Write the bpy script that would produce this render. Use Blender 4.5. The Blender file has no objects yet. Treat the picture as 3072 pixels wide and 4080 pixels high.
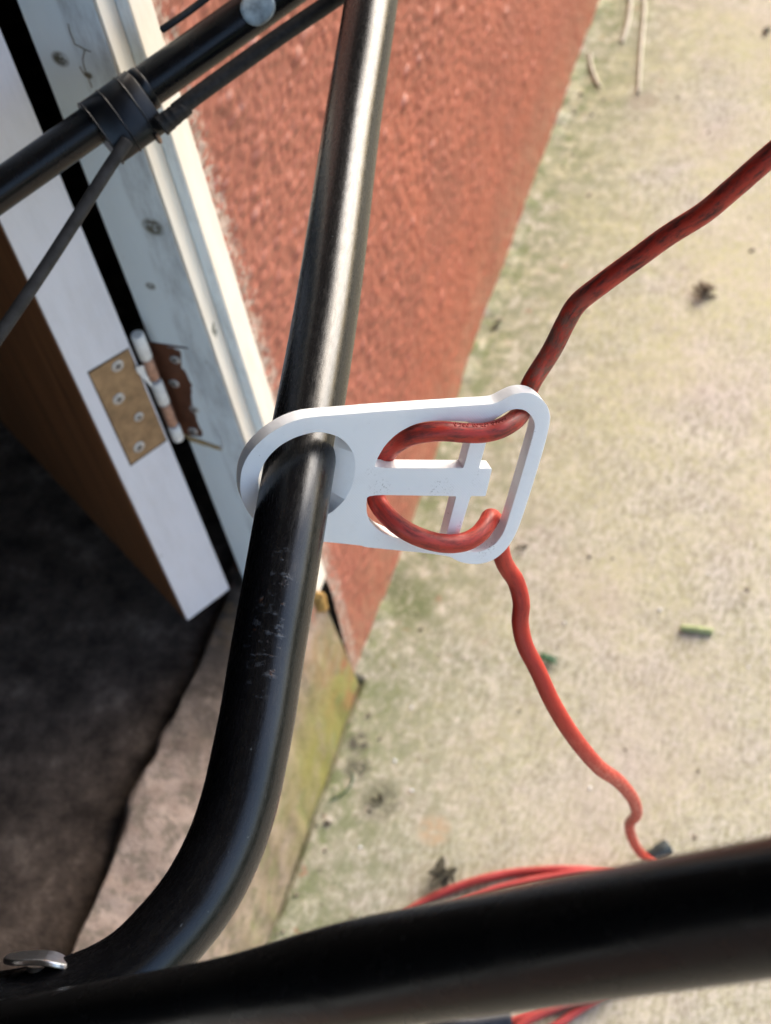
import bpy, bmesh, math, random
import numpy as np
from mathutils import Vector, Matrix
from mathutils.geometry import tessellate_polygon
random.seed(7); rng = np.random.default_rng(7)
S = bpy.context.scene
COL = S.collection

# ---------------------------------------------------------------- camera
# world: z up, origin at the foot of the wall corner, +x away from the wall, +y along the wall
F_PX, CX, CY, CAM_H = 5700.0, 1536.0, 2040.0, 1.163
nad = np.array([924.0, 4080.0]); wa = np.array([868.0, -2040.0]); wd = np.array([.361, -1.0])
yp = wa + wd * ((-F_PX**2 - nad @ wa) / (nad @ wd))
az = -np.array([nad[0], nad[1], F_PX]); az /= np.linalg.norm(az)
ay = np.array([yp[0], yp[1], F_PX]); ay /= np.linalg.norm(ay)
ax = np.cross(ay, az)
RW = np.array([ax, ay, az])
def ray(px, py): return RW @ np.array([px - CX, py - CY, F_PX])
_f = ray(1429, 2702); _f = _f * (CAM_H / -_f[2])
CAM = np.array([-_f[0], -_f[1], CAM_H])
def U(px, py, z):                      # a point of the place at z metres along the camera's axis
    return CAM + ray(px, py) * (z / F_PX)
def PL(px, py, n, d):                  # a point of the place on the plane n.p = d
    r = ray(px, py); n = np.array(n, float)
    return CAM + r * ((d - n @ CAM) / (n @ r))
def G(px, py, z=0.0): return PL(px, py, (0, 0, 1), z)

cd = bpy.data.cameras.new('camera'); cam = bpy.data.objects.new('camera', cd); COL.objects.link(cam)
r_, u_, b_ = RW @ [1, 0, 0], RW @ [0, -1, 0], RW @ [0, 0, -1]
cam.matrix_world = Matrix(((r_[0], u_[0], b_[0], CAM[0]), (r_[1], u_[1], b_[1], CAM[1]), (r_[2], u_[2], b_[2], CAM[2]), (0, 0, 0, 1)))
cd.sensor_fit = 'VERTICAL'; cd.sensor_height = 24.0; cd.sensor_width = 24.0
cd.lens = 24.0 * F_PX / 4080.0; cd.clip_start = 0.02; cd.clip_end = 500
cd.dof.use_dof = True; cd.dof.focus_distance = 0.505; cd.dof.aperture_fstop = 10.2
S.camera = cam

# ---------------------------------------------------------------- sky, sun, exposure
SUN = Vector((0.30, 0.80, 0.52)).normalized()
W = bpy.data.worlds.new('World'); S.world = W; W.use_nodes = True
wn = W.node_tree; bg = wn.nodes['Background']; sky = wn.nodes.new('ShaderNodeTexSky')
sky.sky_type = 'NISHITA'; sky.sun_disc = False
sky.sun_elevation = math.asin(SUN.z); sky.sun_rotation = math.atan2(SUN.x, SUN.y)
sky.air_density = 1.0; sky.dust_density = 2.5; sky.ozone_density = 1.0
wn.links.new(sky.outputs[0], bg.inputs[0]); bg.inputs[1].default_value = 0.15
sl = bpy.data.lights.new('sun', 'SUN'); so = bpy.data.objects.new('sun', sl); COL.objects.link(so)
sl.energy = 1.5; sl.angle = math.radians(50); sl.color = (1.0, 0.96, 0.90)
so.rotation_euler = SUN.to_track_quat('Z', 'Y').to_euler(); so.location = (3, 3, 5)
S.view_settings.view_transform = 'Standard'; S.view_settings.look = 'None'
S.view_settings.exposure = 1.5; S.view_settings.gamma = 1.0; S.view_settings.use_curve_mapping = False
S.render.engine = 'CYCLES'
S.cycles.max_bounces = 8

# ---------------------------------------------------------------- helpers
def link(o, parent=None):
    COL.objects.link(o)
    if parent is not None: o.parent = parent
    return o
def obj(name, me, mat=None, parent=None, smooth=False):
    o = bpy.data.objects.new(name, me)
    if mat is not None and not me.materials: me.materials.append(mat)
    if smooth: me.polygons.foreach_set('use_smooth', np.ones(len(me.polygons), bool))
    return link(o, parent)
def empty(name, loc=(0, 0, 0)):
    o = bpy.data.objects.new(name, None); o.empty_display_size = 0.02
    COL.objects.link(o)
    return o            # at the origin: children are built in world coordinates
def tag(o, label, cat, group=None):
    o['label'] = label; o['category'] = cat
    if group: o['group'] = group
    return o
def mesh(verts, faces):
    me = bpy.data.meshes.new('m'); me.from_pydata([tuple(map(float, v)) for v in verts], [], faces); me.update(); return me
def base(o, p):          # move an Empty to the thing's base, keeping its children in place
    p = Vector([float(c) for c in p]); o.location = p
    for c in o.children: c.location = c.location - p
def frame_box(o, ex, ey, ez, sx, sy, sz, bev=0.0):
    """mesh of a box from origin o along axes ex, ey, ez"""
    o, ex, ey, ez = (np.array(q, float) for q in (o, ex, ey, ez))
    bm = bmesh.new(); vs = []
    for k in (0, 1):
        for j in (0, 1):
            for i in (0, 1): vs.append(bm.verts.new(o + ex * sx * i + ey * sy * j + ez * sz * k))
    for f in ((0, 2, 3, 1), (4, 5, 7, 6), (0, 1, 5, 4), (2, 6, 7, 3), (0, 4, 6, 2), (1, 3, 7, 5)): bm.faces.new([vs[i] for i in f])
    bmesh.ops.recalc_face_normals(bm, faces=bm.faces)
    if bev > 0: bmesh.ops.bevel(bm, geom=list(bm.edges), offset=bev, segments=2, affect='EDGES', profile=.6)
    me = bpy.data.meshes.new('m'); bm.to_mesh(me); bm.free(); return me
def wbox(x0, x1, y0, y1, z0, z1, bev=0.0):
    return frame_box((x0, y0, z0), (1, 0, 0), (0, 1, 0), (0, 0, 1), x1 - x0, y1 - y0, z1 - z0, bev)
def catmull(P, n=8, closed=False):
    P = np.array(P, float); out = []; N = len(P)
    rngi = range(N if closed else N - 1)
    for i in rngi:
        if closed: a, b, c, d = P[(i - 1) % N], P[i], P[(i + 1) % N], P[(i + 2) % N]
        else: a, b, c, d = P[max(i - 1, 0)], P[i], P[i + 1], P[min(i + 2, N - 1)]
        for t in np.linspace(0, 1, n, endpoint=False):
            out.append(.5 * ((2 * b) + (-a + c) * t + (2 * a - 5 * b + 4 * c - d) * t * t + (-a + 3 * b - 3 * c + d) * t**3))
    if not closed: out.append(P[-1])
    return np.array(out)
def sweep(P, rad, seg=24, closed=False, caps=True, flat=None, flat_dir=None):
    """tube along P; rad scalar or per point; flat = per point squash along flat_dir; UVs in metres"""
    P = np.array(P, float); N = len(P)
    rad = np.full(N, rad) if np.isscalar(rad) else np.array(rad, float)
    T = np.zeros_like(P)
    for i in range(N):
        a = P[(i - 1) % N] if closed or i > 0 else P[i]; b = P[(i + 1) % N] if closed or i < N - 1 else P[i]
        T[i] = b - a; T[i] /= np.linalg.norm(T[i]) + 1e-12
    up = np.array([0, 0, 1.0]) if abs(T[0][2]) < .9 else np.array([1.0, 0, 0])
    if flat_dir is not None: up = np.array(flat_dir, float)
    n = up - T[0] * (up @ T[0]); n /= np.linalg.norm(n)
    V = []; L = 0; Ls = []
    for i in range(N):
        if i: L += np.linalg.norm(P[i] - P[i - 1])
        Ls.append(L)
        if flat_dir is not None: n = np.array(flat_dir, float)
        n = n - T[i] * (n @ T[i]); n /= np.linalg.norm(n)
        b = np.cross(T[i], n)
        fl = 1.0 if flat is None else flat[i]
        for k in range(seg):
            a = 2 * math.pi * k / seg
            V.append(P[i] + rad[i] * (n * math.cos(a) * fl + b * math.sin(a) * (1 + (1 - fl) * .35)))
    Fc = []; UV = []
    M = N if closed else N - 1
    for i in range(M):
        j = (i + 1) % N
        for k in range(seg):
            l = (k + 1) % seg
            Fc.append((i * seg + k, i * seg + l, j * seg + l, j * seg + k))
            u0, u1 = k / seg * 2 * math.pi * rad[i], (k + 1) / seg * 2 * math.pi * rad[i]
            v0, v1 = Ls[i], Ls[j] if j else L
            UV += [(u0, v0), (u1, v0), (u1, v1), (u0, v1)]
    if caps and not closed:
        Fc.append(tuple(reversed(range(seg)))); Fc.append(tuple((N - 1) * seg + k for k in range(seg)))
        UV += [(0, 0)] * (2 * seg)
    me = mesh(V, Fc)
    uv = me.uv_layers.new(name='UVMap')
    uv.data.foreach_set('uv', np.array(UV, np.float32).ravel())
    me.polygons.foreach_set('use_smooth', np.array([len(f) == 4 for f in Fc]))
    return me
def vnoise(shape, cell, seed):
    """smooth value noise in [-1, 1] on a 2D grid, cell in samples"""
    r = np.random.default_rng(seed); h, w = shape
    gh, gw = int(h / cell) + 3, int(w / cell) + 3
    g = r.uniform(-1, 1, (gh, gw))
    y = np.arange(h) / cell; x = np.arange(w) / cell
    yi, xi = y.astype(int), x.astype(int); fy, fx = y - yi, x - xi
    fy, fx = fy * fy * (3 - 2 * fy), fx * fx * (3 - 2 * fx)
    a = g[yi][:, xi]; b = g[yi][:, xi + 1]; c = g[yi + 1][:, xi]; d = g[yi + 1][:, xi + 1]
    fx = fx[None, :]; fy = fy[:, None]
    return a * (1 - fx) * (1 - fy) + b * fx * (1 - fy) + c * (1 - fx) * fy + d * fx * fy
def grid_mesh(X, Y, Z):
    h, w = X.shape
    V = np.stack([X, Y, Z], -1).reshape(-1, 3).astype(np.float32)
    idx = np.arange(h * w).reshape(h, w)
    Q = np.stack([idx[:-1, :-1], idx[:-1, 1:], idx[1:, 1:], idx[1:, :-1]], -1).reshape(-1, 4)
    me = bpy.data.meshes.new('m'); me.vertices.add(len(V)); me.vertices.foreach_set('co', V.ravel())
    me.loops.add(Q.size); me.loops.foreach_set('vertex_index', Q.ravel().astype(np.int32))
    me.polygons.add(len(Q)); me.polygons.foreach_set('loop_start', (np.arange(len(Q)) * 4).astype(np.int32))
    me.polygons.foreach_set('use_smooth', np.ones(len(Q), bool))
    me.update(calc_edges=True); me.validate(); return me

def lathe(c, d, prof_, seg=28):
    d = np.array(d); a = np.cross(d, (0.3, .2, .9)); a /= np.linalg.norm(a); b = np.cross(d, a); V = []; F = []
    for r, h in prof_:
        for i in range(seg):
            t_ = 2 * math.pi * i / seg; V.append(c + d * h + (a * math.cos(t_) + b * math.sin(t_)) * r)
    for k in range(len(prof_) - 1):
        for i in range(seg): F.append((k * seg + i, k * seg + (i + 1) % seg, (k + 1) * seg + (i + 1) % seg, (k + 1) * seg + i))
    F.append(tuple(reversed(range(seg)))); F.append(tuple((len(prof_) - 1) * seg + i for i in range(seg)))
    me = mesh(V, F); me.polygons.foreach_set('use_smooth', np.array([len(f) == 4 for f in F])); return me

# ---------------------------------------------------------------- materials
class NT:
    def __init__(s, name, rough=.5, col=(.5, .5, .5), spec=.5, metal=0.0):
        s.m = bpy.data.materials.new(name); s.m.use_nodes = True; s.t = s.m.node_tree; s.b = s.t.nodes['Principled BSDF']
        s.b.inputs['Roughness'].default_value = rough; s.b.inputs['Base Color'].default_value = (*col, 1)
        s.b.inputs['Specular IOR Level'].default_value = spec; s.b.inputs['Metallic'].default_value = metal
        s._co = None
    def n(s, t, **k):
        x = s.t.nodes.new(t)
        for a, v in k.items():
            if a.startswith('i_'): x.inputs[a[2:].replace('_', ' ')].default_value = v
            else: setattr(x, a, v)
        return x
    def l(s, a, b): s.t.links.new(a, b)
    def co(s, scale=(1, 1, 1), rot=(0, 0, 0), loc=(0, 0, 0), src='geo'):
        if src == 'geo': o = s.n('ShaderNodeNewGeometry').outputs['Position']
        elif src == 'uv': o = s.n('ShaderNodeTexCoord').outputs['UV']
        else: o = s.n('ShaderNodeTexCoord').outputs['Object']
        mp = s.n('ShaderNodeMapping'); mp.inputs['Scale'].default_value = scale; mp.inputs['Rotation'].default_value = rot; mp.inputs['Location'].default_value = loc
        s.l(o, mp.inputs['Vector']); return mp.outputs[0]
    def noise(s, scale, detail=4, rough=.55, co=None, dist=0.0):
        x = s.n('ShaderNodeTexNoise'); x.inputs['Scale'].default_value = scale; x.inputs['Detail'].default_value = detail
        x.inputs['Roughness'].default_value = rough; x.inputs['Distortion'].default_value = dist
        s.l(co if co is not None else s.co(), x.inputs['Vector']); return x.outputs['Fac']
    def voro(s, scale, co=None, feature='F1', rnd=1.0):
        x = s.n('ShaderNodeTexVoronoi'); x.feature = feature; x.inputs['Scale'].default_value = scale; x.inputs['Randomness'].default_value = rnd
        s.l(co if co is not None else s.co(), x.inputs['Vector']); return x.outputs['Distance']
    def ramp(s, fac, stops):
        r = s.n('ShaderNodeValToRGB'); e = r.color_ramp.elements
        while len(e) < len(stops): e.new(.5)
        for q, (p, c) in zip(e, stops):
            q.position = p; q.color = (*c, 1) if isinstance(c, tuple) else (c, c, c, 1)
        s.l(fac, r.inputs[0]); return r.outputs[0]
    def mix(s, fac, a, b, mode='MIX'):
        m = s.n('ShaderNodeMix', data_type='RGBA', blend_type=mode)
        for v, i in ((fac, 0), (a, 6), (b, 7)):
            if isinstance(v, (int, float)): m.inputs[i].default_value = v if i == 0 else (v, v, v, 1)
            elif isinstance(v, tuple): m.inputs[i].default_value = (*v, 1)
            else: s.l(v, m.inputs[i])
        return m.outputs[2]
    def math(s, op, a, b=0.0, clamp=False):
        m = s.n('ShaderNodeMath', operation=op, use_clamp=clamp)
        for v, i in ((a, 0), (b, 1)):
            if isinstance(v, (int, float)): m.inputs[i].default_value = v
            else: s.l(v, m.inputs[i])
        return m.outputs[0]
    def near(s, p, r, soft=1.0):
        """1 inside radius r of the world point p falling to 0 at r*(1+soft)"""
        d = s.n('ShaderNodeVectorMath', operation='DISTANCE'); s.l(s.n('ShaderNodeNewGeometry').outputs['Position'], d.inputs[0]); d.inputs[1].default_value = tuple(float(c) for c in p)
        mr = s.n('ShaderNodeMapRange'); mr.inputs[1].default_value = r; mr.inputs[2].default_value = r * (1 + soft); mr.inputs[3].default_value = 1; mr.inputs[4].default_value = 0
        s.l(d.outputs['Value'], mr.inputs[0]); return mr.outputs[0]
    def sep(s, i): 
        x = s.n('ShaderNodeSeparateXYZ'); s.l(s.n('ShaderNodeNewGeometry').outputs['Position'], x.inputs[0]); return x.outputs[i]
    def rng(s, v, a, b, c=0.0, d=1.0):
        mr = s.n('ShaderNodeMapRange')
        for i, q in enumerate((a, b, c, d)): mr.inputs[i + 1].default_value = q
        s.l(v, mr.inputs[0]); return mr.outputs[0]
    def bump(s, h, strength=.5, dist=.001, chain=None):
        b = s.n('ShaderNodeBump'); b.inputs['Strength'].default_value = strength; b.inputs['Distance'].default_value = dist
        s.l(h, b.inputs['Height'])
        if chain is not None: s.l(chain, b.inputs['Normal'])
        return b.outputs[0]
    def out(s, col=None, rough=None, normal=None):
        if col is not None: s.l(col, s.b.inputs['Base Color'])
        if rough is not None: s.l(rough, s.b.inputs['Roughness'])
        if normal is not None: s.l(normal, s.b.inputs['Normal'])
        return s.m

def m_concrete():
    t = NT('path_concrete', .9, spec=.25)
    big = t.noise(5.5, 3, .6); mid = t.noise(28, 4, .65); fine = t.noise(420, 3, .7)
    streak = t.noise(1, 4, .7, co=t.co(scale=(260, 75, 260), rot=(0, 0, math.radians(3))))
    c = t.ramp(mid, [(.30, (.39, .35, .295)), (.5, (.50, .45, .385)), (.70, (.60, .55, .475))])
    c = t.mix(t.ramp(streak, [(.46, .0), (.66, .75)]), c, (.62, .57, .49))
    c = t.mix(t.ramp(streak, [(.36, .8), (.52, .0)]), c, (.22, .20, .145))
    c = t.mix(t.ramp(t.noise(190, 4, .8), [(.37, .85), (.50, .0)]), c, (.20, .19, .125))
    c = t.mix(t.ramp(big, [(.42, .0), (.68, .5)]), c, (.53, .43, .365))
    # algae: yellow-green away along the wall, patches elsewhere
    al = t.noise(9, 4, .7); alf = t.math('MULTIPLY', t.ramp(al, [(.33, .0), (.60, 1.0)]), t.ramp(t.noise(150, 4, .7), [(.32, .15), (.62, .9)]))
    far = t.rng(t.sep(1), -.15, .5, .45, 1.0)
    c = t.mix(t.math('MULTIPLY', alf, far), c, (.47, .445, .24))
    # moss band in the corner by the wall
    wl = t.rng(t.sep(0), .015, .10, 1, 0)
    mm = t.math('MULTIPLY', wl, t.ramp(t.noise(38, 5, .75), [(.46, .0), (.60, .9)]))
    c = t.mix(mm, c, (.16, .19, .075))
    gy = t.math('MULTIPLY', t.rng(t.sep(0), .03, .22, .8, .05), t.ramp(t.noise(60, 5, .75), [(.40, .0), (.58, .9)])); c = t.mix(gy, c, (.20, .215, .12))
    # pores, dark specks, dark blotches and red paint drips
    sp = t.ramp(t.noise(260, 3, .8), [(.60, .0), (.70, .85)]); c = t.mix(sp, c, (.12, .115, .085))
    sp2 = t.ramp(t.noise(75, 4, .75), [(.68, .0), (.75, .75)]); c = t.mix(sp2, c, (.10, .11, .07))
    sp3 = t.ramp(t.noise(120, 2, .6, co=t.co(loc=(7, 3, 1))), [(.74, .0), (.78, .8)]); c = t.mix(sp3, c, (.72, .69, .62))
    rd = t.math('MULTIPLY', t.ramp(t.noise(55, 3, .6, co=t.co(loc=(3, 9, 2))), [(.66, .0), (.72, .6)]), t.rng(t.sep(0), .02, .16, 1, 0)); c = t.mix(rd, c, (.36, .13, .085))
    for p, r, q in (((1425, 2960), .007, (.10, .09, .07)), ((1420, 3060), .008, (.12, .11, .08)), ((1640, 2400), .016, (.15, .17, .08)), ((1570, 2330), .010, (.14, .15, .08)), ((1520, 3190), .012, (.17, .16, .11)), ((2560, 400), .012, (.30, .26, .19)), ((1730, 3310), .009, (.46, .34, .22))):
        k = t.math('MULTIPLY', t.near(G(*p), r, .9), t.ramp(t.noise(160, 3, .7), [(.35, .0), (.55, 1.0)])); c = t.mix(k, c, q)
    h = t.math('ADD', t.math('MULTIPLY', streak, .8), t.math('MULTIPLY', fine, .7))
    nb = t.bump(h, .55, .0012); nb = t.bump(mid, .25, .004, nb)
    return t.out(c, normal=nb)
def m_step():
    t = NT('step_concrete', .9, spec=.25)
    a = t.noise(26, 5, .7); b = t.noise(85, 4, .7)
    c = t.ramp(a, [(.30, (.13, .09, .068)), (.46, (.28, .205, .165)), (.66, (.42, .32, .265))])
    c = t.mix(t.ramp(b, [(.38, .75), (.52, .0)]), c, (.14, .115, .085))
    # dirt trodden in towards the hinge side
    di = t.math('MULTIPLY', t.rng(t.sep(1), -.20, -.15, 0, 1), t.rng(t.sep(0), -.006, -.026, 0, 1)); di = t.math('MULTIPLY', di, t.ramp(t.noise(40, 4, .7), [(.25, .45), (.6, 1.0)]))
    c = t.mix(di, c, (.065, .048, .037))
    # algae and ochre on the riser
    rz = t.rng(t.sep(2), .15, .05, 0, 1)
    gr = t.math('MULTIPLY', rz, t.ramp(t.noise(17, 4, .6, co=t.co(loc=(0, .33, 0))), [(.26, .0), (.48, .95)])); gr = t.math('MULTIPLY', gr, t.rng(t.sep(1), -.20, -.11, .3, 1)); c = t.mix(gr, c, (.235, .215, .060))
    g2 = t.math('MULTIPLY', rz, t.ramp(t.noise(45, 4, .7), [(.52, .0), (.64, .6)])); c = t.mix(g2, c, (.17, .19, .07))
    oc = t.math('MULTIPLY', t.rng(t.sep(1), -.11, -.02, 0, 1), t.ramp(t.noise(30, 4, .7, co=t.co(loc=(1, 5, 2))), [(.46, .0), (.60, .75)])); c = t.mix(oc, c, (.25, .15, .07))
    rp = t.math('MULTIPLY', t.rng(t.sep(1), -.06, -.01, 0, 1), t.ramp(t.noise(24, 3, .6, co=t.co(loc=(4, 1, 7))), [(.54, .0), (.60, .7)])); c = t.mix(rp, c, (.28, .09, .05))
    nb = t.bump(t.noise(210, 4, .75), .5, .002); nb = t.bump(b, .4, .004, nb)
    return t.out(c, normal=nb)
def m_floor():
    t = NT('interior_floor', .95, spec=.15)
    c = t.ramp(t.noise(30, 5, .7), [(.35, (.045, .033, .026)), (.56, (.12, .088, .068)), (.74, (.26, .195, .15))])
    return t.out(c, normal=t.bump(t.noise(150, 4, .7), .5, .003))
def m_render():
    t = NT('red_roughcast_paint', .45, spec=.5)
    a = t.noise(14, 4, .6); s = t.noise(330, 3, .7); m = t.noise(95, 4, .7)
    c = t.ramp(a, [(.3, (.27, .068, .037)), (.7, (.34, .090, .049))])
    c = t.mix(t.ramp(m, [(.52, .0), (.70, .5)]), c, (.38, .14, .10))
    c = t.mix(t.rng(t.sep(1), .02, .30, .35, 0), c, (.36, .145, .11))
    c = t.mix(t.ramp(t.noise(7, 4, .6, co=t.co(loc=(1, 1, 4))), [(.45, .0), (.65, .45)]), c, (.22, .066, .042))
    c = t.mix(t.ramp(s, [(.30, .8), (.42, .0)]), c, (.12, .045, .032))
    c = t.mix(t.ramp(t.noise(150, 3, .7, co=t.co(loc=(5, 2, 8))), [(.66, .0), (.72, .7)]), c, (.10, .05, .04))
    # bare grey-white render left unpainted along the casing
    ed = t.math('MULTIPLY', t.rng(t.sep(1), .002, .032, 1.0, 0), t.ramp(t.noise(160, 4, .7), [(.36, .15), (.58, 1.0)]))
    c = t.mix(t.ramp(ed, [(.30, .0), (.55, .9)]), c, t.ramp(t.noise(90, 3, .6), [(.35, (.26, .15, .11)), (.6, (.46, .36, .30))]))
    # soil splash at the foot
    ft = t.math('MULTIPLY', t.rng(t.sep(2), .0, .12, .55, 0), t.ramp(t.noise(60, 4, .7), [(.40, .0), (.62, 1.0)]))
    c = t.mix(ft, c, (.33, .20, .12))
    return t.out(c, normal=t.bump(t.noise(700, 3, .7), .35, .0006))
def m_paint(name, col, dirt, amt=.5, rough=.42, specks=True):
    t = NT(name, rough, spec=.45)
    sm = t.noise(1, 5, .7, co=t.co(scale=(60, 60, 14)))
    c = t.mix(t.math('MULTIPLY', t.ramp(sm, [(.44, .0), (.72, 1.0)]), amt), col, dirt)
    if specks:
        sp = t.ramp(t.noise(42, 3, .6, co=t.co(loc=(2, 6, 1))), [(.715, .0), (.745, .85)]); c = t.mix(sp, c, (.13, .13, .10))
    nb = t.bump(t.noise(1, 3, .6, co=t.co(scale=(500, 500, 25))), .12, .0008)
    return t.out(c, normal=nb)
def m_jamb():
    t = NT('jamb_paint_sky_tint', .42, spec=.45)
    sm = t.noise(1, 5, .72, co=t.co(scale=(75, 75, 20)))
    x = t.sep(0)
    outer = t.rng(x, -.0335, -.031, 0, 1)           # weathered outer half of the jamb
    c = t.mix(t.math('MULTIPLY', t.ramp(sm, [(.42, .08), (.66, 1.0)]), t.math('ADD', t.math('MULTIPLY', outer, .55), .06)), (.68, .76, .81), (.29, .32, .35))  # white paint with the blue of the sky light put into its colour
    sp = t.ramp(t.noise(1, 4, .65, co=t.co(scale=(70, 70, 38), loc=(2, 6, 1))), [(.72, .0), (.77, .7)]); c = t.mix(sp, c, (.17, .17, .14))
    for p, r, sc in (((610, 905), .0045, 1), ((240, 235), .0032, 1), ((600, 1140), .0022, 1), ((352, 300), .0016, 1), ((910, 1340), .002, 1)):
        q = PL(*p, (0, 1, 0), -.037); k = t.math('MULTIPLY', t.near(q, r, .8), t.ramp(t.noise(260, 3, .7), [(.3, .2), (.5, 1.0)])); c = t.mix(k, c, (.10, .095, .07))
    return t.out(c, normal=t.bump(t.noise(1, 3, .6, co=t.co(scale=(500, 500, 25))), .12, .0008))
def m_wood():
    t = NT('stained_door_wood', .55, spec=.3)
    g = t.noise(1, 5, .65, co=t.co(scale=(70, 70, 3.5)), dist=.6)
    c = t.ramp(g, [(.3, (.10, .042, .018)), (.55, (.20, .085, .035)), (.75, (.27, .125, .055))])
    return t.out(c, normal=t.bump(g, .2, .001))
def m_tube():
    t = NT('black_tube_paint', .3, spec=.55)
    uv = t.co(src='uv', scale=(1, 1, 1))
    sc = t.noise(1, 5, .7, co=t.co(src='uv', scale=(900, 160, 1)))          # fine rubbing marks
    du = t.noise(140, 5, .7, co=uv)
    dust = t.ramp(t.noise(1500, 2, .7, co=uv), [(.70, .0), (.78, .5)])
    c = t.mix(t.math('MULTIPLY', t.ramp(du, [(.45, .0), (.75, 1.0)]), .35), (.0045, .0045, .0055), (.013, .013, .015))
    c = t.mix(dust, c, (.10, .10, .11))
    chips = t.ramp(t.noise(1, 4, .62, co=t.co(src='uv', scale=(240, 420, 1))), [(.55, .0), (.70, .6)])
    msk = None
    for q in ((1120, 2210, .474, .0026), (1108, 2320, .472, .0036), (1080, 2400, .470, .0042), (1070, 2480, .468, .0046), (1062, 2560, .466, .0052), (1052, 2650, .465, .0042), (1036, 2740, .463, .0030), (990, 2900, .461, .0024)):
        w_ = t.near(U(*q[:3]), q[3], .7); msk = w_ if msk is None else t.math('MAXIMUM', msk, w_)
    m = t.math('MULTIPLY', chips, msk)
    c = t.mix(m, c, t.ramp(t.noise(300, 2, .5, co=uv), [(.48, (.085, .10, .125)), (.60, (.11, .12, .14)), (.66, (.16, .07, .035))]))
    ch2 = t.ramp(t.noise(1, 3, .6, co=t.co(src='uv', scale=(500, 380, 1), loc=(3, 5, 0))), [(.70, .0), (.73, .7)]); c = t.mix(ch2, c, (.09, .10, .11))
    r = t.math('ADD', t.ramp(sc, [(.25, .14), (.75, .34)]), t.rng(t.sep(1), -.05, .12, .02, .28))
    nb = t.bump(sc, .10, .0004); nb = t.bump(m, .35, .0004, nb)
    return t.out(c, r, nb)
def m_gloss():
    t = NT('black_gloss_paint', .22, spec=.32)
    d = t.ramp(t.noise(900, 2, .6), [(.68, .0), (.75, .5)])
    c = t.mix(d, (.006, .006, .0065), (.06, .06, .06))
    return t.out(c, t.ramp(t.noise(60, 4, .6), [(.3, .16), (.7, .36)]))
PN_ = RW @ np.array([.31, .56, -.77]); PN_ /= np.linalg.norm(PN_)
def m_plastic_white():
    t = NT('white_printed_plastic', .5, spec=.4)
    c = t.mix(t.math('MULTIPLY', t.ramp(t.noise(90, 4, .7), [(.52, .0), (.75, 1.0)]), .28), (.91, .905, .915), (.74, .72, .72))
    sp = t.ramp(t.noise(520, 2, .6, co=t.co(src='obj')), [(.755, .0), (.775, .9)]); c = t.mix(sp, c, (.10, .08, .07))
    for x_, y_, r_ in ((1410, 330, .0014), (1388, 430, .0012), (950, 690, .0010), (930, 770, .0012), (1000, 1340, .0024), (1060, 1300, .0016), (1085, 1170, .0018), (1180, 900, .0016), (1150, 1020, .0014), (815, 1130, .0016), (60, 690, .0014), (110, 1240, .0010), (130, 830, .0030), (640, 840, .0034)):
        q = PL(1450 + x_ / 2.0825, 1550 + y_ / 2.0825, PN_, PN_ @ U(1200, 1890, .500)); k = t.math('MULTIPLY', t.near(q, r_, .8), t.ramp(t.noise(1100, 4, .75), [(.56, .0), (.68, .6)])); c = t.mix(k, c, (.16, .14, .12))
    lay = t.n('ShaderNodeTexWave', wave_type='BANDS', bands_direction='Z'); lay.inputs['Scale'].default_value = 1500; lay.inputs['Distortion'].default_value = .6
    t.l(t.co(src='obj'), lay.inputs['Vector'])
    l2 = t.n('ShaderNodeTexWave', wave_type='BANDS', bands_direction='DIAGONAL'); l2.inputs['Scale'].default_value = 600; l2.inputs['Distortion'].default_value = .5; t.l(t.co(src='obj'), l2.inputs['Vector'])
    nb = t.bump(lay.outputs['Fac'], .18, .0002); nb = t.bump(l2.outputs['Fac'], .08, .0002, nb)
    b = t.b; b.inputs['Subsurface Weight'].default_value = .25; b.inputs['Subsurface Radius'].default_value = (.004, .004, .004); b.inputs['Subsurface Scale'].default_value = .5
    return t.out(c, normal=nb)
def m_cord():
    t = NT('red_cord_sheath', .42, spec=.4)
    d = t.noise(1, 5, .75, co=t.co(src='uv', scale=(420, 95, 1))); f = t.noise(1100, 3, .7, co=t.co(src='uv'))
    c = t.mix(t.ramp(t.noise(40, 3, .6), [(.3, .0), (.7, 1.0)]), (.47, .030, .019), (.54, .052, .028))
    c = t.mix(t.math('MULTIPLY', t.ramp(d, [(.45, .0), (.62, .95)]), t.rng(t.sep(2), .62, .80, .18, 1.0)), c, (.085, .022, .018))
    c = t.mix(t.ramp(f, [(.62, .0), (.72, .45)]), c, (.05, .02, .017))
    wear = t.near(U(2180, 1420, .515), .02, .8)
    c = t.mix(t.math('MULTIPLY', wear, t.ramp(t.noise(1, 4, .7, co=t.co(src='uv', scale=(300, 150, 1))), [(.42, .0), (.58, .75)])), c, (.16, .085, .06))
    r = t.ramp(d, [(.4, .34), (.65, .62)])
    return t.out(c, r, t.bump(d, .18, .0004))
def m_cord_ground():
    t = NT('blur_paled_red_cord_sheath', .5, spec=.35)
    c = t.mix(t.ramp(t.noise(60, 3, .6), [(.35, .0), (.65, 1.0)]), (.46, .060, .060), (.38, .055, .045))  # pinker than the held cord: the paling by blur is put into the colour
    return t.out(c)
def m_flat(name, col, rough=.5, spec=.4, metal=0.0, var=.25, scale=200, bump=.2):
    t = NT(name, rough, col, spec, metal)
    dk = tuple(c * (1 - var) for c in col); lt = tuple(min(1, c * (1 + var)) for c in col)
    n = t.noise(scale, 4, .65)
    return t.out(t.ramp(n, [(.35, dk), (.65, lt)]), normal=t.bump(n, bump, .0006))

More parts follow.
